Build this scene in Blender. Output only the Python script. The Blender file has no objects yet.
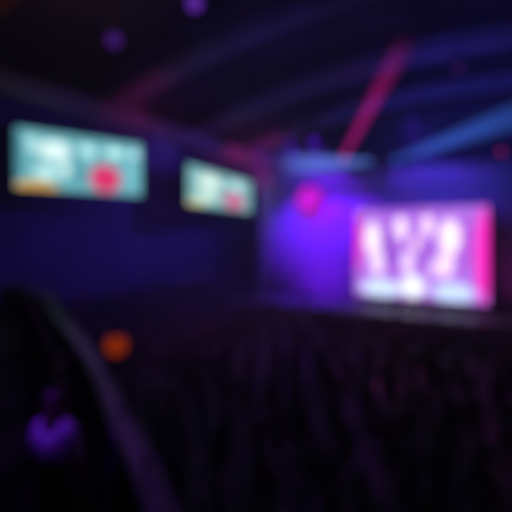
import bpy, bmesh, math, random
from mathutils import Vector, Matrix, Quaternion
random.seed(7)
S = bpy.context.scene
COL = S.collection
S.view_settings.view_transform = 'Standard'

# ---------------------------------------------------------------- materials
def mat_surface(name, c1, c2=None, rough=0.7, scale=6.0, metal=0.0):
    m = bpy.data.materials.new(name); m.use_nodes = True
    nt = m.node_tree; b = nt.nodes['Principled BSDF']
    b.inputs['Roughness'].default_value = rough
    b.inputs['Metallic'].default_value = metal
    c2 = c2 or [v*0.6 for v in c1]
    tc = nt.nodes.new('ShaderNodeTexCoord')
    n = nt.nodes.new('ShaderNodeTexNoise'); n.inputs['Scale'].default_value = scale
    r = nt.nodes.new('ShaderNodeValToRGB')
    r.color_ramp.elements[0].position = .35; r.color_ramp.elements[1].position = .65
    r.color_ramp.elements[0].color = (*c2, 1); r.color_ramp.elements[1].color = (*c1, 1)
    nt.links.new(tc.outputs['Object'], n.inputs['Vector'])
    nt.links.new(n.outputs['Fac'], r.inputs['Fac'])
    nt.links.new(r.outputs['Color'], b.inputs['Base Color'])
    return m

def mat_cloth(name, cols, rough=.85):
    m = bpy.data.materials.new(name); m.use_nodes = True
    nt = m.node_tree; b = nt.nodes['Principled BSDF']; b.inputs['Roughness'].default_value = rough
    oi = nt.nodes.new('ShaderNodeObjectInfo'); r = nt.nodes.new('ShaderNodeValToRGB')
    r.color_ramp.interpolation = 'CONSTANT'
    el = r.color_ramp.elements
    while len(el) < len(cols): el.new(.5)
    for i, c in enumerate(cols):
        el[i].position = i/len(cols); el[i].color = (*c, 1)
    nt.links.new(oi.outputs['Random'], r.inputs['Fac'])
    nt.links.new(r.outputs['Color'], b.inputs['Base Color'])
    return m

def mat_emit(name, c, s):
    m = bpy.data.materials.new(name); m.use_nodes = True
    nt = m.node_tree; nt.nodes.clear()
    e = nt.nodes.new('ShaderNodeEmission'); o = nt.nodes.new('ShaderNodeOutputMaterial')
    e.inputs['Color'].default_value = (*c, 1); e.inputs['Strength'].default_value = s
    nt.links.new(e.outputs[0], o.inputs['Surface'])
    return m

def mat_display(name, base, blobs, strength, lines=0):
    """LED video wall picture: soft coloured shapes on a base colour"""
    m = bpy.data.materials.new(name); m.use_nodes = True
    nt = m.node_tree; nt.nodes.clear(); N = nt.nodes.new; L = nt.links.new
    uv = N('ShaderNodeUVMap'); uv.uv_map = 'UVMap'
    prev = None
    for (cx, cy, rx, ry, col) in blobs:
        a = N('ShaderNodeVectorMath'); a.operation = 'SUBTRACT'; a.inputs[1].default_value = (cx, cy, 0)
        d = N('ShaderNodeVectorMath'); d.operation = 'DIVIDE'; d.inputs[1].default_value = (rx, ry, 1)
        l = N('ShaderNodeVectorMath'); l.operation = 'LENGTH'
        mr = N('ShaderNodeMapRange'); mr.interpolation_type = 'SMOOTHSTEP'
        mr.inputs['From Min'].default_value = .6; mr.inputs['From Max'].default_value = 1.2
        mr.inputs['To Min'].default_value = 1; mr.inputs['To Max'].default_value = 0
        mx = N('ShaderNodeMix'); mx.data_type = 'RGBA'
        L(uv.outputs[0], a.inputs[0]); L(a.outputs[0], d.inputs[0]); L(d.outputs[0], l.inputs[0])
        L(l.outputs['Value'], mr.inputs['Value']); L(mr.outputs[0], mx.inputs[0])
        if prev is None: mx.inputs[6].default_value = (*base, 1)
        else: L(prev, mx.inputs[6])
        mx.inputs[7].default_value = (*col, 1)
        prev = mx.outputs[2]
    e = N('ShaderNodeEmission'); e.inputs['Strength'].default_value = strength
    o = N('ShaderNodeOutputMaterial')
    L(prev, e.inputs['Color']); L(e.outputs[0], o.inputs['Surface'])
    return m

def mat_beam_glow(name, c, s):  # glowing volume stands in for lit haze, fading along the beam
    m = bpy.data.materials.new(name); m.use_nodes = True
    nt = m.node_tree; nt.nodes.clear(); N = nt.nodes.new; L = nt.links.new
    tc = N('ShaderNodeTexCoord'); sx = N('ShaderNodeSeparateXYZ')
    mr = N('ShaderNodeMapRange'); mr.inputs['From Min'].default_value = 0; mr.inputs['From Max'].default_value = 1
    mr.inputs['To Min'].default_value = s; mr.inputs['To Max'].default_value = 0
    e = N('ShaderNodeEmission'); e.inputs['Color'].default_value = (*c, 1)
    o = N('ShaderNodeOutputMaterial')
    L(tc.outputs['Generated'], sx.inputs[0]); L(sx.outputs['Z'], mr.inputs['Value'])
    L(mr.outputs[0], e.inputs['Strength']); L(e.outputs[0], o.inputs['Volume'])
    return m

M_floor = mat_surface('dark_concrete', (.06,.055,.07), (.035,.03,.045), .6, 1.5)
M_wall = mat_surface('navy_painted_wall', (.10,.08,.22), (.07,.06,.16), .9, .4)
M_ceil = mat_surface('dark_roof_deck', (.03,.03,.08), (.012,.012,.04), .9, .35)
M_black = mat_surface('black_metal', (.03,.03,.035), None, .5, 8)
M_alu = mat_surface('truss_aluminium', (.45,.44,.47), (.3,.3,.32), .45, 12)
M_brown = mat_surface('brown_painted_steel', (.42,.16,.10), (.3,.11,.07), .7, 3)
M_steel = mat_surface('painted_roof_steel', (.38,.36,.52), (.28,.26,.4), .7, 3)
M_curtain = mat_surface('grey_stage_drape', (.5,.48,.55), (.38,.36,.42), .9, 3)
M_deck = mat_surface('stage_deck_laminate', (.2,.18,.22), (.14,.12,.16), .45, 4)
M_step = mat_surface('tier_concrete', (.05,.04,.06), (.03,.025,.035), .8, 2)
M_cap = mat_surface('parapet_capping', (.4,.36,.42), (.3,.27,.33), .5, 4)
M_skin = mat_surface('skin', (.5,.3,.22), (.45,.26,.18), .5, 5)
M_shirt = mat_cloth('shirt_fabric', [(.03,.03,.04),(.22,.20,.24),(.07,.05,.12),(.5,.46,.5),(.15,.03,.06),(.03,.03,.05),(.02,.02,.02)])
M_pale = mat_surface('pale_top_fabric', (.6,.55,.62), (.5,.45,.52), .85, 7)
M_trous = mat_cloth('trouser_fabric', [(.02,.02,.03),(.04,.05,.09),(.06,.05,.05)])
M_shoe = mat_surface('shoe_leather', (.04,.035,.035), None, .5, 9)
M_hair = mat_cloth('hair', [(.015,.01,.01),(.05,.025,.015),(.02,.015,.015),(.16,.10,.05)], .5)
M_eye = mat_surface('eye', (.05,.03,.02), None, .2, 9)

# ---------------------------------------------------------------- helpers
def link(o): COL.objects.link(o); return o
def new_obj(name, bm, mats, parent=None, smooth=False):
    me = bpy.data.meshes.new(name); bm.normal_update(); bm.to_mesh(me); bm.free()
    for m in (mats if isinstance(mats, (list, tuple)) else [mats]): me.materials.append(m)
    if smooth:
        for p in me.polygons: p.use_smooth = True
    o = bpy.data.objects.new(name, me); link(o)
    if parent: o.parent = parent
    return o
def empty(name, loc=(0,0,0), rot=None):
    e = bpy.data.objects.new(name, None); e.empty_display_size = .2; link(e); e.location = loc
    if rot is not None: e.rotation_mode = 'QUATERNION'; e.rotation_quaternion = rot
    return e
def tag(o, label, cat, group=None):
    o['label'] = label; o['category'] = cat
    if group: o['group'] = group
    return o
def struct(o, label=None):
    o['kind'] = 'structure'
    if label: o['label'] = label
    return o
def box(bm, lo, hi, mi=0):
    x0,y0,z0 = lo; x1,y1,z1 = hi
    v = [bm.verts.new(p) for p in [(x0,y0,z0),(x1,y0,z0),(x1,y1,z0),(x0,y1,z0),(x0,y0,z1),(x1,y0,z1),(x1,y1,z1),(x0,y1,z1)]]
    for f in [(0,3,2,1),(4,5,6,7),(0,1,5,4),(1,2,6,5),(2,3,7,6),(3,0,4,7)]:
        bm.faces.new([v[i] for i in f]).material_index = mi
def tube(bm, p0, p1, r, n=6, r1=None, mi=0):
    p0 = Vector(p0); p1 = Vector(p1); d = (p1-p0)
    q = d.to_track_quat('Z', 'Y'); r1 = r if r1 is None else r1
    a = []; b = []
    for i in range(n):
        t = 2*math.pi*i/n; c = Vector((math.cos(t), math.sin(t), 0))
        a.append(bm.verts.new(p0 + q @ (c*r))); b.append(bm.verts.new(p1 + q @ (c*r1)))
    for i in range(n):
        bm.faces.new([a[i], a[(i+1)%n], b[(i+1)%n], b[i]]).material_index = mi
    bm.faces.new(a[::-1]).material_index = mi; bm.faces.new(b).material_index = mi
def truss_bm(path, w, r, up=Vector((0,0,1))):
    bm = bmesh.new(); rings = []
    for i, p in enumerate(path):
        p = Vector(p); t = (Vector(path[min(i+1, len(path)-1)]) - Vector(path[max(i-1, 0)])).normalized()
        s = t.cross(up).normalized(); u = s.cross(t).normalized()
        rings.append([p + s*a*w/2 + u*b*w/2 for a, b in ((1,1),(-1,1),(-1,-1),(1,-1))])
    for i in range(len(rings)-1):
        for k in range(4):
            tube(bm, rings[i][k], rings[i+1][k], r)
            k2 = (k+1) % 4
            tube(bm, rings[i][k], rings[i][k2], r*.6, 5)
            if i % 2: tube(bm, rings[i][k], rings[i+1][k2], r*.6, 5)
            else: tube(bm, rings[i][k2], rings[i+1][k], r*.6, 5)
    for k in range(4): tube(bm, rings[-1][k], rings[-1][(k+1)%4], r*.6, 5)
    return bm
def lerp(a, b, n): a=Vector(a); b=Vector(b); return [a.lerp(b, i/n) for i in range(n+1)]

# ---------------------------------------------------------------- room shell
X0, X1, Y0, Y1 = -21.5, 16.0, -6.0, 42.0
def slab(name, lo, hi, m, label):
    bm = bmesh.new(); box(bm, lo, hi); return struct(new_obj(name, bm, m), label)
slab('floor', (X0,Y0,-.3), (X1,Y1,0), M_floor, 'dark concrete arena floor')
slab('wall_left', (X0-.3,Y0,0), (X0,Y1,14), M_wall, 'navy painted arena side wall')
slab('wall_right', (X1,Y0,0), (X1+.3,Y1,14), M_wall, 'navy painted arena side wall')
slab('wall_far', (X0,Y1,0), (X1,Y1+.3,18), M_wall, 'dark navy end wall behind the stage')
slab('wall_back', (X0,Y0-.3,0), (X1,Y0,18), M_wall, 'dark end wall behind the stands')
def roof_z(x):
    t = (x-(X0+X1)/2)/((X1-X0)/2); return 14 + 3.4*(1-t*t)
bm = bmesh.new(); prev = None
n = 32
for i in range(n+1):
    x = X0+(X1-X0)*i/n; z = roof_z(x)
    cur = [bm.verts.new(p) for p in ((x,Y0,z),(x,Y1,z),(x,Y1,z+.3),(x,Y0,z+.3))]
    if prev:
        for k in range(4): bm.faces.new([prev[k], prev[(k+1)%4], cur[(k+1)%4], cur[k]])
    else: bm.faces.new(cur)
    prev = cur
bm.faces.new(prev[::-1])
bmesh.ops.recalc_face_normals(bm, faces=bm.faces)
struct(new_obj('ceiling', bm, M_ceil), 'shallow vaulted dark roof deck')

for yy, m, lab in ((9, M_brown, 'arched brown steel roof girder under the roof deck'), (18, M_steel, 'arched painted steel roof girder under the roof deck'),
              (26, M_steel, 'arched painted steel roof girder under the roof deck'), (33.5, M_steel, 'arched steel roof girder above the stage')):
    path = [(X0+.15+(X1-X0-.3)*i/28, yy, roof_z(X0+(X1-X0)*i/28)-1.2) for i in range(29)]
    o = new_obj('roof_girder', truss_bm(path, .6, .09, Vector((0,0,1))), m)
    tag(o, lab, 'roof girder', 'arched roof girders')
o = new_obj('lighting_truss', truss_bm(lerp((-18.2,4,12.4),(-18.8,39,12.4),36), .55, .07), M_alu)
tag(o, 'long aluminium lighting truss glowing magenta beside the wall', 'truss')
for yy in (9,18,26,33.5):
    bm = bmesh.new(); tube(bm, (-18.5,yy,12.6), (-18.5,yy,roof_z(-18.5)-1.5), .03)
    new_obj('hanging_rod', bm, M_black, o)

# ---------------------------------------------------------------- stage
bm = bmesh.new(); box(bm, (-18,27,0), (6,36,1.2)); 
st = new_obj('stage_platform', bm, M_deck)
tag(st, 'black raised stage deck in front of the video wall', 'stage')
bm = bmesh.new(); box(bm, (-17.95,26.95,.05), (5.95,27.0,1.12))
new_obj('front_skirt', bm, M_black, st)

def make_curtain(x0, x1, y, z0, z1, label):
    bm = bmesh.new(); n = int((x1-x0)*8); rows = [z0,(z0+z1)/2,z1]; prev=None
    for i in range(n+1):
        x = x0+(x1-x0)*i/n; yy = y + .12*math.sin(i*math.pi/2.0+.3)
        cur = [bm.verts.new((x,yy,z)) for z in rows]
        if prev:
            for k in range(2): bm.faces.new([prev[k],cur[k],cur[k+1],prev[k+1]])
        prev = cur
    o = new_obj('stage_curtain', bm, M_curtain, smooth=True)
    md = o.modifiers.new('s','SOLIDIFY'); md.thickness=.03
    return tag(o, label, 'curtain')
make_curtain(-17.6,5.8,31.6,1.22,10.3,'wide pleated stage drape washed in blue violet light')

def display_object(name, pa, pb, z0, z1, dispmat, label, cable_to, thick=.35, facing=1):
    pa = Vector((*pa,0)); pb = Vector((*pb,0)); d = pb-pa; w = d.length; ang = math.atan2(d.y, d.x)
    root = empty(name, (pa+pb)/2 + Vector((0,0,z0))); root.rotation_euler = (0,0,ang)
    h = z1-z0
    bm = bmesh.new(); f = .1
    box(bm, (-w/2-f, .03, -f), (w/2+f, thick, h+f))
    for a in ((-w/2-f,-.05,-f),(w/2,-.05,-f)): box(bm, a, (a[0]+f, .03, h+f))
    for zz in (-f, h): box(bm, (-w/2,-.05,zz), (w/2,.03,zz+f))
    new_obj('screen_frame', bm, M_black, root)
    bm = bmesh.new(); uvl = bm.loops.layers.uv.new('UVMap')
    v = [bm.verts.new(p) for p in ((-w/2,0,0),(w/2,0,0),(w/2,0,h),(-w/2,0,h))]
    fc = bm.faces.new(v)
    for l, uv in zip(fc.loops, ((0,0),(1,0),(1,1),(0,1))): l[uvl].uv = uv
    new_obj('display_panel', bm, dispmat, root)
    if cable_to:
        for sx in (-.35,.35):
            bm = bmesh.new(); tube(bm, (w*sx, thick/2, h+f), (w*sx, thick/2, cable_to-z0), .03)
            new_obj('hanging_cable', bm, M_black, root)
    tag(root, label, 'screen'); return root

MD1 = mat_display('scoreboard_picture', (.14,.42,.48), [
    (.02,.5,.04,.6,(.06,.24,.30)),(.28,.68,.13,.20,(.70,.92,.92)),(.22,.30,.10,.13,(.50,.82,.84)),(.53,.75,.07,.13,(.45,.8,.84)),(.36,.38,.05,.12,(.6,.85,.85)),
    (.76,.78,.09,.11,(.5,.88,.9)),(.90,.42,.07,.25,(.16,.48,.56)),(.47,.3,.05,.2,(.08,.30,.38)),(.12,.75,.05,.16,(.4,.7,.74)),(.43,.55,.025,.25,(.10,.34,.42)),(.94,.8,.04,.1,(.5,.85,.9)),
    (.68,.28,.145,.29,(.68,.03,.14)),(.15,.05,.17,.12,(.6,.36,.10))], 1.3)
MD2 = mat_display('second_scoreboard_picture', (.20,.46,.48), [
    (.30,.66,.18,.24,(.72,.92,.85)),(.25,.25,.16,.16,(.6,.85,.75)),(.72,.75,.14,.16,(.55,.85,.85)),(.5,.45,.05,.3,(.2,.42,.46)),
    (.68,.28,.20,.26,(.65,.13,.28)),(.1,.06,.12,.09,(.6,.55,.25))], 1.3)
SD1 = display_object('video_screen', (-19.25,11.75), (-17.3,17.6), 8.10, 10.85, MD1, 'hanging video screen with pale teal picture and red disc', 12.05)
SD2 = display_object('video_screen', (-17.9,22.2), (-19.5,32.9), 7.95, 10.55, MD2, 'hanging video screen with pale picture and small red mark', 12.05)
for s in (SD1, SD2): s['group'] = 'hanging video screens along the side wall'
MDS = mat_display('stage_wall_picture', (.40,.14,.72), [
    (.15,.66,.07,.20,(1,.85,1)),(.19,.40,.06,.18,(.9,.7,1)),(.38,.78,.055,.14,(.95,.75,1)),(.74,.68,.08,.20,(1,.85,1)),(.71,.40,.06,.16,(.95,.72,1)),(.43,.40,.05,.14,(.85,.65,1)),(.58,.80,.05,.12,(.95,.7,1)),(.63,.34,.035,.10,(.8,.58,1)),(.50,.60,.04,.1,(.9,.6,.9)),
    (.27,.55,.03,.24,(.22,.05,.52)),(.54,.52,.025,.14,(.25,.06,.6)),(.86,.6,.025,.3,(.45,.05,.6)),(.34,.97,.2,.04,(.3,.08,.7)),(.34,.45,.03,.1,(.25,.06,.6)),
    (.22,.10,.18,.11,(.60,.75,1)),(.47,.14,.10,.14,(.85,.92,1)),(.76,.10,.16,.12,(.55,.68,1)),
    (.0,.62,.065,.36,(.85,.03,.6)),(.965,.5,.06,.52,(.9,.02,.5))], 1.5)
STG = display_object('stage_video_wall', (-9.65,30.8), (-1.2,30.3), 1.75, 7.8, MDS, 'bright stage video wall with white, pink and violet picture', None)
bm = bmesh.new()
box(bm, (-3.6,.06,-.545), (3.6,.3,-.1))
new_obj('support_plinth', bm, M_black, STG)

root = empty('stage_truss', (-5.4,29.9,1.2))
def part(name, bm, m, root):
    o = new_obj(name, bm, m); o.parent = root; o.matrix_parent_inverse = Matrix.Translation(-Vector(root.location)); return o
for xx in (-16.6,.3):
    part('tower', truss_bm(lerp((xx,29.9,1.25),(xx,29.9,9.9),14), .4, .035, Vector((0,1,0))), M_alu, root)
part('crossbeam', truss_bm(lerp((-17,29.9,10.15),(.7,29.9,10.15),30), .4, .035), M_alu, root)
tag(root, 'aluminium goal post truss carrying lights over the stage', 'truss')

# ---------------------------------------------------------------- lamps
def spot_fixture(loc, target, lensmat, label, beam=None, group='moving head stage lights', scale=1.0, energy=0, col=(1,1,1), ang=30, hang=None):
    loc = Vector(loc); d = (Vector(target)-loc); L = d.length; q = d.to_track_quat('Z','Y')
    root = empty('stage_light', loc, q)
    bm = bmesh.new(); s = scale
    tube(bm, (0,0,-.35*s), (0,0,-.1*s), .12*s, 14, .2*s); tube(bm, (0,0,-.1*s), (0,0,.12*s), .2*s, 14, .22*s)
    new_obj('lamp_head', bm, M_black, root)
    bm = bmesh.new(); tube(bm, (0,0,.12*s), (0,0,.14*s), .19*s, 20)
    new_obj('lens', bm, lensmat, root)
    bm = bmesh.new()
    box(bm, (-.27*s,-.05*s,-.45*s), (-.23*s,.05*s,.02*s)); box(bm, (.23*s,-.05*s,-.45*s), (.27*s,.05*s,.02*s)); box(bm, (-.27*s,-.05*s,-.49*s), (.27*s,.05*s,-.45*s))
    box(bm, (-.14*s,-.12*s,-.62*s), (.14*s,.12*s,-.49*s))
    new_obj('yoke', bm, M_black, root)
    if hang:
        bm = bmesh.new(); a = q.inverted() @ (Vector((loc.x,loc.y,hang))-loc)
        tube(bm, (0,0,-.55*s), a, .03)
        new_obj('hanging_rod', bm, M_black, root)
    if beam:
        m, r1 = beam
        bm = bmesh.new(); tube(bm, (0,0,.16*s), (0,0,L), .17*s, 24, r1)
        new_obj('beam_glow_cone', bm, m, root)  # cone glows by itself in place of scattered lamp light
    if energy:
        l = bpy.data.lights.new('spot','SPOT'); l.energy = energy; l.color = col; l.spot_size = math.radians(ang); l.spot_blend = .9
        l.shadow_soft_size = .15
        o = bpy.data.objects.new('lamp_source', l); link(o); o.parent = root
        o.location = (0,0,.3*s); o.rotation_euler = (math.pi,0,0)
    tag(root, label, 'stage light', group)
    return root
E_blue = mat_emit('blue_lens', (.05,.15,1), 1.0); E_mag = mat_emit('magenta_lens', (1,.03,.5), .5); E_vio = mat_emit('violet_lens', (.25,.04,1), 1.2)
E_violow = mat_emit('low_violet_lens', (.3,.06,1), .38); E_viodim = mat_emit('dim_violet_lens', (.3,.06,1), .16)
B_blue = mat_beam_glow('blue_beam_glow', (.06,.20,1), .75); B_mag = mat_beam_glow('magenta_beam_glow', (1,.01,.42), .6); B_blue2 = mat_beam_glow('pale_blue_beam_glow', (.14,.26,1), 1.3)
spot_fixture((-10.2,29.7,11.3), (-4.2,21.4,15.2), E_mag, 'black moving head light with a glowing magenta beam cone', (B_mag,.5))
spot_fixture((-6.8,29.7,10.85), (2.0,27.4,12.9), E_blue, 'black moving head light with a glowing blue beam cone', (B_blue,.9))
spot_fixture((-7.8,29.3,10.85), (-15.0,29.2,11.2), E_blue, 'black moving head light with a glowing pale blue beam cone', (B_blue2,.95))
spot_fixture((-.6,29.7,10.85), (5,22,11.0), E_mag, 'black moving head light with dim pink lens', scale=.8)
for (x,tx,tz,e,c) in ((-11.0,-11.2,6.0,6200,(.15,.004,1)),(-12.6,-13.0,5.0,6200,(.12,.004,1)),(-15.0,-14.8,5.5,1200,(.06,.006,1))):
    spot_fixture((x,25.9,12.6), (tx,31.5,tz), E_vio, 'hanging wash light aimed at the drape', energy=e, col=c, ang=66, hang=roof_z(x)-1.4, group='drape wash lights')
spot_fixture((-12.0,28.0,1.95), (-12.0,31.5,3.6), E_vio, 'floor wash light aimed up the drape', energy=700, col=(.18,.005,1), ang=130, group='drape wash lights')
spot_fixture((-14.0,27.9,8.0), (-13.1,31.5,8.4), E_mag, 'magenta wash light aimed at the drape', energy=1100, col=(1,.01,.75), ang=48, hang=15.2, group='drape wash lights')
spot_fixture((-5.0,25.9,12.8), (-5.0,31.5,8.9), E_viodim, 'hanging wash light aimed above the video wall', energy=1300, col=(.12,.02,1), ang=85, hang=roof_z(-5)-1.4, group='drape wash lights')
spot_fixture((1.8,28.6,1.95), (1.0,31.5,4.5), E_mag, 'added floor wash light with pink lens', energy=60, col=(.9,.02,.8), ang=120, group='drape wash lights')  # added to tint the drape magenta right of the video wall
spot_fixture((-7.0,9.0,11.9), (0,0,6.5), E_violow, 'hanging violet spotlight on a long rod', hang=15.4, scale=1.0, group='hanging spotlights')
spot_fixture((-9.9,9.0,11.6), (0,-2,5.5), E_viodim, 'hanging dim violet spotlight on a long rod', hang=14.8, scale=1.1, group='hanging spotlights')
spot_fixture((-1.7,18.0,12.2), (0,0,5.5), E_viodim, 'hanging dim violet spotlight on a long rod', hang=15.6, scale=.7, group='hanging spotlights')

root = empty('blinder_panel', (-13.2,31.0,8.75)); root.rotation_euler = (0,0,math.radians(10))
bm = bmesh.new(); tube(bm, (0,.0,0), (0,.14,0), 1.12, 28); new_obj('housing', bm, M_black, root)
E_cl = mat_emit('magenta_lamp', (.62,.008,.62), 1.5)
pts = [(0,0)]+[(.38*math.cos(math.pi*i/3),.38*math.sin(math.pi*i/3)) for i in range(6)]+[(.77*math.cos(math.pi*i/6),.77*math.sin(math.pi*i/6)) for i in range(12)]
for cx,cz in pts:
    bm = bmesh.new(); tube(bm, (cx,-.06,cz), (cx,0,cz), .185, 18); new_obj('lamp', bm, E_cl, root)
bm = bmesh.new(); tube(bm, (0,.08,1.0), (0,.08,16.4-8.75), .03); new_obj('hanging_rod', bm, M_black, root)
tag(root, 'round cluster of glowing magenta lamps hanging before the drape', 'stage light')

def light(kind, loc, energy, col, size=1, target=None, ang=60):  # bare lamp without a fixture, added to light its target
    l = bpy.data.lights.new('light', kind); l.energy = energy; l.color = col
    if kind == 'AREA': l.size = size
    else: l.shadow_soft_size = size
    if kind == 'SPOT': l.spot_size = math.radians(ang); l.spot_blend = 1
    o = bpy.data.objects.new('light', l); link(o); o.location = loc
    if target: o.rotation_mode='QUATERNION'; o.rotation_quaternion = (Vector(target)-Vector(loc)).to_track_quat('-Z','Y')
    return o
light('SPOT', (-4,24,9.5), 1800, (.06,.06,1), .4, (-3,36,16), 120)
light('SPOT', (2,20,9), 600, (.12,.08,1), .4, (0,27,16), 120)
light('SPOT', (-8,16,9), 280, (.14,.06,1), .4, (-12,24,16), 130)
light('SPOT', (-14,25,10), 1500, (1,.02,.35), .2, (-18.6,31,12.4), 60)
light('SPOT', (-13,13,11), 420, (.9,.03,.4), .2, (-18.4,20,12.4), 60)
light('SPOT', (-12,24,11), 1700, (.12,.06,1), .3, (-21.5,24,5), 120)
light('SPOT', (-12,14,10), 600, (.16,.06,1), .3, (-21.5,15,5), 120)
light('SPOT', (-6,5,11), 380, (1,.28,.22), .3, (-12,9,15), 70)
# bare spots added near the stage rig to put coloured patches on the crowd
for (x,y,e,c,a) in ((-9,23,2000,(.40,.05,1),34),(-5,21,1600,(.9,.05,.7),24),(-1,22,1200,(.6,.05,.8),34),(-10,16,2000,(.35,.06,1),28),(-5,14,1300,(.5,.08,1),18),
                    (-13,19,2200,(.6,.06,.7),34),(1,17,700,(.7,.05,.5),20),(-7.5,10.5,1400,(.4,.1,1),16),(-3.5,9.5,900,(.4,.12,.9),12)):
    light('SPOT', (x*.7-2,29.5,10), e, c, .2, (x,y,1.5), a)
# unseen spots added over the stands for patches on backs and heads
for (x,y,e,c,a) in ((-9,21,700,(.35,.05,.9),16),(-4,23,700,(.7,.04,.6),13),(-7,15.5,380,(.4,.06,.9),15),(-12,16,420,(.45,.05,.6),18),(1.5,21.5,450,(.5,.04,.7),12),(-5.2,9.4,160,(.35,.07,1),13),(-1.5,14,200,(.5,.04,.6),11)):
    light('SPOT', (-5,4,13), e, c, .2, (x,y,1.5), a)
light('SPOT', (-9,9,9.5), 230, (.35,.03,.85), .2, (-6,5,3.9), 50)
light('SPOT', (-1.5,6,8.5), 60, (.35,.03,.85), .2, (-2.9,3,3.9), 40)
light('SPOT', (-3.0,-.5,7.5), 700, (.20,.02,1), .05, (-3.60,2.56,4.32), 7.5)  # added narrow spot makes the violet patch on the pale top

# ---------------------------------------------------------------- stands
rail = [(-1.2,1.5),(-2.11,2.38),(-3.69,3.43),(-6.02,4.95),(-9.8,7.1),(-14.1,9.5),(-21.4,11.5)]
def catmull(P, k=5):
    out=[]; P=[Vector((*p,0)) for p in P]
    for i in range(len(P)-1):
        p0=P[max(i-1,0)];p1=P[i];p2=P[i+1];p3=P[min(i+2,len(P)-1)]
        for j in range(k):
            t=j/k; out.append(.5*((2*p1)+(p2-p0)*t+(2*p0-5*p1+4*p2-p3)*t*t+(3*p1-p0-3*p2+p3)*t**3))
    out.append(P[-1]); return out
RC = catmull(rail)
bm = bmesh.new(); ZT=2.9
poly = [(p.x,p.y) for p in RC] + [(-21.4,-5.9),(-1.2,-5.9)]
lo = [bm.verts.new((x,y,0)) for x,y in poly]; hi = [bm.verts.new((x,y,ZT)) for x,y in poly]
bm.faces.new(lo); bm.faces.new(hi[::-1]); k=len(poly)
for i in range(k): bm.faces.new([lo[i],hi[i],hi[(i+1)%k],lo[(i+1)%k]])
bmesh.ops.recalc_face_normals(bm, faces=bm.faces)
o = new_obj('balcony_tier', bm, M_step); tag(o, 'raised concrete spectator tier with curved front edge', 'stand')
def ribbon(bm, w, z0, z1, off=0):
    prev=None
    for i,p in enumerate(RC[:-2]):
        t=(RC[i+1]-RC[max(i-1,0)]).normalized(); s=Vector((t.y,-t.x,0))
        c=p + s*off
        a=[c+s*w/2,c-s*w/2]
        cur=[bm.verts.new((a[0].x,a[0].y,z0)),bm.verts.new((a[1].x,a[1].y,z0)),bm.verts.new((a[1].x,a[1].y,z1)),bm.verts.new((a[0].x,a[0].y,z1))]
        if prev:
            for q in range(4): bm.faces.new([prev[q],prev[(q+1)%4],cur[(q+1)%4],cur[q]])
        else: bm.faces.new(cur)
        prev=cur
    bm.faces.new(prev[::-1]); bmesh.ops.recalc_face_normals(bm, faces=bm.faces)
pr = empty('balcony_parapet', (0,0,0))
ribbon(bm := bmesh.new(), .12, ZT, 3.9); new_obj('parapet_wall', bm, M_step, pr)
bm = bmesh.new(); ribbon(bm, .22, 3.9, 3.98); new_obj('capping', bm, M_cap, pr)
bm = bmesh.new()
for i in range(len(RC)-3): tube(bm, RC[i]+Vector((0,0,4.2)), RC[i+1]+Vector((0,0,4.2)), .03, 8)
new_obj('handrail', bm, M_cap, pr)
for i in range(1, len(RC)-3, 3):
    bm = bmesh.new(); tube(bm, RC[i]+Vector((0,0,3.98)), RC[i]+Vector((0,0,4.2)), .02, 8); new_obj('rail_post', bm, M_cap, pr)
tag(pr, 'curved balcony parapet with pale purple lit capping rail', 'railing')

bm = bmesh.new(); box(bm, (-1.0,-5.9,0), (8,.6,4.3)); box(bm, (-1.0,-5.9,4.3), (8,-1.0,4.8))
o = new_obj('upper_tier', bm, M_step); tag(o, 'stepped concrete upper spectator tier', 'stand')

bm = bmesh.new()
for i in range(4): box(bm, (-15.0-1.5*i-(.35 if i==3 else 0) -1.5,12.5,0), (-15.0-1.5*i,26.5,.6*(i+1)))
o = new_obj('side_stand', bm, M_step); tag(o, 'stepped concrete side stand below the hanging screens', 'stand')

def to_hall(X,Y,z): return Vector((.866*X-.5*Y,.5*X+.866*Y,z))
lp = to_hall(-2.84,9.0,3.76)
root = empty('warning_lamp', (lp.x,lp.y,0))
bm = bmesh.new(); tube(bm,(0,0,0),(0,0,.05),.3,16); new_obj('base', bm, M_black, root)
bm = bmesh.new(); tube(bm,(0,0,.05),(0,0,3.5),.04,10); new_obj('pole', bm, M_black, root)
bm = bmesh.new(); bmesh.ops.create_uvsphere(bm,u_segments=20,v_segments=12,radius=.22,matrix=Matrix.Translation((0,0,3.76)))
new_obj('lamp_globe', bm, mat_emit('amber_glow',(1,.09,.006),.22), root, True)
bm = bmesh.new(); tube(bm,(0,0,3.96),(0,0,4.03),.1,14,.04); new_obj('lamp_cap', bm, M_black, root)
bm = bmesh.new(); tube(bm,(0,0,3.49),(0,0,3.56),.12,14); new_obj('lamp_collar', bm, M_black, root)
tag(root, 'dim orange glowing globe lamp on a thin pole', 'lamp')

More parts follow.
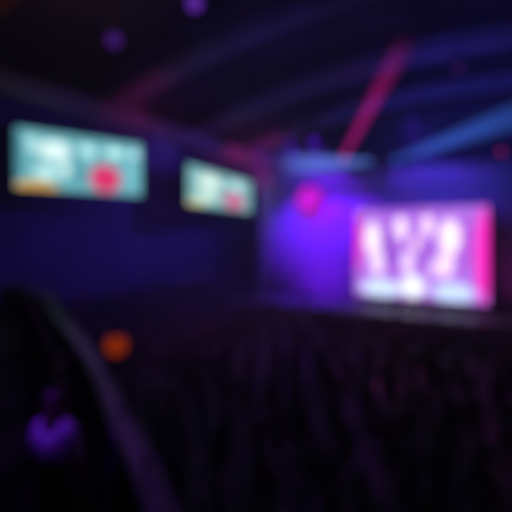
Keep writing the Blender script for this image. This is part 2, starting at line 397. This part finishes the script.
# ---------------------------------------------------------------- people
def build_person(pose, longhair=False):
    V=[];R=[];E=[];P=[]
    def v(p,r,par=None,lab=''):
        V.append(Vector(p));R.append(r)
        if par is not None: E.append((par,len(V)-1));P.append(lab)
        return len(V)-1
    pel=v((0,0,.95),.135); bel=v((0,0,1.1),.125,pel,'torso'); ch=v((0,.0,1.27),.14,bel,'torso'); uc=v((0,-.01,1.4),.10,ch,'torso')
    nk=v((0,-.005,1.49),.052,uc,'neck'); h0=v((0,.015,1.565),.066,nk,'head'); h1=v((0,.01,1.64),.088,h0,'head'); h2=v((0,0,1.71),.07,h1,'head')
    v((0,.118,1.625),.011,h1,'head')
    for sx in (-1,1):
        v((.098*sx,-.005,1.635),.014,h1,'head')
        sh=v((.165*sx,-.01,1.40),.062,uc,'torso')
        p=pose[0 if sx<0 else 1]
        if p=='down': el=(.24*sx,-.03,1.14); wr=(.25*sx,.05,.90); di=(0.02*sx,.1,-1)
        elif p=='up': el=(.30*sx,.03,1.60); wr=(.26*sx,.05,1.86); di=(-.1*sx,.05,1)
        elif p=='fwd': el=(.24*sx,.08,1.17); wr=(.12*sx,.30,1.28); di=(-.6*sx,.8,.4)
        elif p=='wide': el=(.40*sx,.02,1.52); wr=(.50*sx,.06,1.77); di=(.2*sx,.05,1)
        e=v(el,.045,sh,'uarm'); w=v(wr,.029,e,'farm'); di=Vector(di).normalized()
        sd=di.cross(Vector((0,1,0)) if abs(di.y)<.7 else Vector((0,0,1))).normalized(); nn=sd.cross(di)
        pm=v(Vector(wr)+di*.055,.034,w,'hand')
        for k in range(4):
            ln=(.062,.075,.07,.055)[k]; b=Vector(wr)+di*.095+sd*(.027-.018*k)
            f0=v(b,.0095,pm,'hand'); f1=v(b+di*ln*.55+nn*.008,.0085,f0,'hand'); v(b+di*ln*.95+nn*.026,.0075,f1,'hand')
        tb=Vector(wr)+di*.035+sd*.04; t0=v(tb,.011,w,'hand'); v(tb+di*.04+sd*.022,.009,t0,'hand')
        hp=v((.09*sx,0,.88),.095,pel,'leg'); kn=v((.10*sx,.015,.49),.058,hp,'leg'); an=v((.11*sx,-.02,.1),.038,kn,'leg')
        ft=v((.12*sx,.05,.045),.038,an,'foot'); v((.13*sx,.15,.035),.03,ft,'foot')
    me=bpy.data.meshes.new('sk'); me.from_pydata([tuple(x) for x in V],E,[]); ob=bpy.data.objects.new('sk',me); link(ob)
    ob.modifiers.new('k','SKIN')
    sk=me.skin_vertices[0].data if len(me.skin_vertices) else None
    if sk is None:
        bpy.context.view_layer.objects.active=ob; bpy.ops.object.select_all(action='DESELECT'); ob.select_set(True)
        bpy.ops.object.modifier_remove(modifier='k'); bpy.ops.object.modifier_add(type='SKIN'); sk=me.skin_vertices[0].data
    for i,s in enumerate(sk): s.radius=(R[i],R[i]); s.use_root=(i==0)
    sb=ob.modifiers.new('s','SUBSURF'); sb.levels=1; sb.render_levels=1
    dg=bpy.context.evaluated_depsgraph_get(); dg.update()
    bmod=bmesh.new(); bmod.from_mesh(bpy.data.meshes.new_from_object(ob.evaluated_get(dg)))
    bpy.data.objects.remove(ob)
    def lab(c):
        best=None;bd=9
        for (a,b),l in zip(E,P):
            A=V[a];B=V[b];d=B-A;t=max(0,min(1,(c-A).dot(d)/d.length_squared)); r=R[a]*(1-t)+R[b]*t
            q=(A+d*t-c).length-r
            if q<bd: bd=q;best=l
        return best
    bmod.faces.ensure_lookup_table(); labels=[]
    for f in bmod.faces:
        c=f.calc_center_median(); l=lab(c)
        if l=='torso' and c.z<1.05: l='leg'
        labels.append(l)
        f.material_index={'torso':1,'uarm':1,'farm':0,'leg':2,'foot':3}.get(l,0)
    hb=bmesh.new()
    bmesh.ops.create_uvsphere(hb,u_segments=18,v_segments=12,radius=1,matrix=Matrix.Translation((0,-.012,1.665))@Matrix.Diagonal((.103,.115,.118,1)))
    dl=[x for x in hb.verts if (x.co.y>.035 and x.co.z<1.70) or x.co.z<1.585]
    bmesh.ops.delete(hb,geom=dl,context='VERTS')
    if longhair:
        n=10;pv=None
        for i in range(n+1):
            a=math.pi*(1+i/n)
            cur=[hb.verts.new((math.cos(a)*.103,math.sin(a)*(.10+.01*k)-.012,1.67-k*.085)) for k in range(4)]
            if pv:
                for k in range(3): hb.faces.new([pv[k],cur[k],cur[k+1],pv[k+1]])
            pv=cur
    for sx in (-1,1): bmesh.ops.create_uvsphere(bmod,u_segments=8,v_segments=6,radius=.012,matrix=Matrix.Translation((.032*sx,.088,1.645)))
    box(bmod,(-.022,.078,1.575),(.022,.088,1.583),4)
    bmod.faces.ensure_lookup_table()
    for f in bmod.faces[len(labels):]: f.material_index=4
    whole=bmod.copy(); tmp=bpy.data.meshes.new('t'); hb.to_mesh(tmp)
    k=len(whole.faces); whole.from_mesh(tmp); whole.faces.ensure_lookup_table()
    for f in whole.faces[k:]: f.material_index=5
    mw=bpy.data.meshes.new('person'); whole.to_mesh(mw)
    for m in (M_skin,M_shirt,M_trous,M_shoe,M_eye,M_hair): mw.materials.append(m)
    def shell(ids,off,m,nm,side=0):
        c=bmod.copy(); c.normal_update()
        bmesh.ops.delete(c,geom=[f for f in c.faces if f.material_index not in ids or (side and f.calc_center_median().x*side<0)],context='FACES')
        for x in c.verts: x.co+=x.normal*off
        seen=set(); best=[]
        for x in c.verts:
            if x in seen: continue
            st=[x];comp=[];seen.add(x)
            while st:
                y=st.pop();comp.append(y)
                for e in y.link_edges:
                    z=e.other_vert(y)
                    if z not in seen: seen.add(z);st.append(z)
            if len(comp)>len(best): best=comp
        bs=set(best); bmesh.ops.delete(c,geom=[x for x in c.verts if x not in bs],context='VERTS')
        q=bpy.data.meshes.new(nm); c.to_mesh(q); q.materials.append(m)
        for p in q.polygons: p.material_index=0
        c.free(); return q
    ms=shell((1,),.014,M_shirt,'shirt'); mt=shell((2,),.01,M_trous,'trousers'); mf=shell((3,),.008,M_shoe,'shoe',-1); mf2=shell((3,),.008,M_shoe,'shoe',1)
    mb=bpy.data.meshes.new('body')
    for f in bmod.faces: f.material_index = 0 if f.material_index!=4 else 1
    bmod.to_mesh(mb); mb.materials.append(M_skin); mb.materials.append(M_eye)
    mh=bpy.data.meshes.new('hair'); hb.to_mesh(mh); mh.materials.append(M_hair)
    for q in (mw,ms,mt,mf,mf2,mb,mh):
        for p in q.polygons: p.use_smooth=True
    return dict(whole=mw,parts=[('hair',mh),('shirt',ms),('trousers',mt),('shoe',mf),('shoe',mf2)],body=mb)
KINDS=[(('down','down'),False,'standing with arms down'),(('up','up'),False,'standing with both arms raised'),
       (('fwd','fwd'),True,'standing with hands held together'),(('down','up'),True,'standing with one arm raised'),(('down','down'),True,'standing with long hair')]
PK=[build_person(a,b) for a,b,_ in KINDS]
def person(k, x, y, z, rot, sc, near, group, extra='in dark clothes'):
    d=PK[k]
    o=bpy.data.objects.new('person', d['body'] if near else d['whole']); link(o)
    o.location=(x,y,z); o.rotation_euler=(0,0,rot); o.scale=(sc,)*3
    if near:
        for nm,me in d['parts']:
            if nm=='shirt' and extra!='in dark clothes':
                me=me.copy(); me.materials.clear(); me.materials.append(M_pale)
            c=bpy.data.objects.new(nm,me); link(c); c.parent=o
    tag(o, 'person %s %s' % (extra, KINDS[k][2]), 'person', group)
    return o
def proj(x,y,z):
    X=.866*x+.5*y; Y=-.5*x+.866*y
    return (256+443*X/Y, 235-443*(z-6)/Y, Y) if Y>.3 else (0,9999,Y)
def in_tier(x,y):
    for i in range(len(RC)-1):
        a=RC[i];b=RC[i+1]
        if min(a.x,b.x)<=x<=max(a.x,b.x):
            t=(x-a.x)/(b.x-a.x) if b.x!=a.x else 0
            return y < a.y+(b.y-a.y)*t+.7
    return x<-1.0 and y<3
cnt=0; yy=2.0; row=0
while yy<25.9:
    xx=-14.2+(row%2)*.55; row+=1
    while xx<15:
        x=xx+random.uniform(-.25,.25); y=yy+random.uniform(-.2,.2); xx+=1.08
        px,py,Y=proj(x,y,1.6)
        if px<-10 or px>522 or py>530 or in_tier(x,y): continue
        if (Vector((x,y))-Vector((lp.x,lp.y))).length<.7: continue
        if random.random()<.08: continue
        k=random.choices(range(5),(5,.6,3,.9,3))[0]
        person(k,x,y,0,random.uniform(-.5,.5),random.uniform(.9,1.08),Y<11,'standing concert crowd on the arena floor'); cnt+=1
    yy+=1.05
for i in range(3):
    y=13.4
    while y<25.8:
        if random.random()<.85:
            person(random.choices(range(5),(5,.5,3,.5,3))[0],-15.75-1.5*i,y,.6*(i+1),random.uniform(-1.1,-.4),random.uniform(.94,1.05),False,'audience on the side stand'); cnt+=1
        y+=random.uniform(1.15,1.6)
for (x,y,k,s,ex) in ((-3.56,2.56,4,.98,'in a pale top'),(-4.6,3.2,0,1.03,'in dark clothes'),(-5.9,4.0,2,.97,'in dark clothes'),(-7.6,5.0,0,1.0,'in dark clothes'),
                  (-9.6,6.2,4,1.0,'in dark clothes'),(-4.5,1.9,0,1.02,'in dark clothes'),(-6.3,2.9,2,1.0,'in dark clothes'),(-8.2,4.1,4,1.0,'in dark clothes'),(-12,7.6,0,1.0,'in dark clothes'),(-10.5,5.3,0,1.,'in dark clothes')):
    person(k,x,y,ZT,random.uniform(-.1,.3),s,True,'spectators on the balcony tier',ex); cnt+=1
print('PEOPLE',cnt)

# ---------------------------------------------------------------- world (hazy air), camera
w=bpy.data.worlds.new('w'); S.world=w; w.use_nodes=True
nt=w.node_tree
nt.nodes['Background'].inputs['Color'].default_value=(.008,.004,.03,1)
vs=nt.nodes.new('ShaderNodeVolumeScatter'); vs.inputs['Density'].default_value=.008; vs.inputs['Color'].default_value=(.9,.9,1,1)
nt.links.new(vs.outputs[0], nt.nodes['World Output'].inputs['Volume'])
cam=bpy.data.cameras.new('camera'); co=bpy.data.objects.new('camera',cam); link(co); S.camera=co
co.location=(0,0,6); co.rotation_euler=(math.pi/2,0,math.radians(30))
cam.sensor_width=36; cam.lens=31.15; cam.shift_y=-21/512
cam.clip_start=.05; cam.clip_end=200
cam.dof.use_dof=True; cam.dof.focus_distance=.5; cam.dof.aperture_fstop=1.5
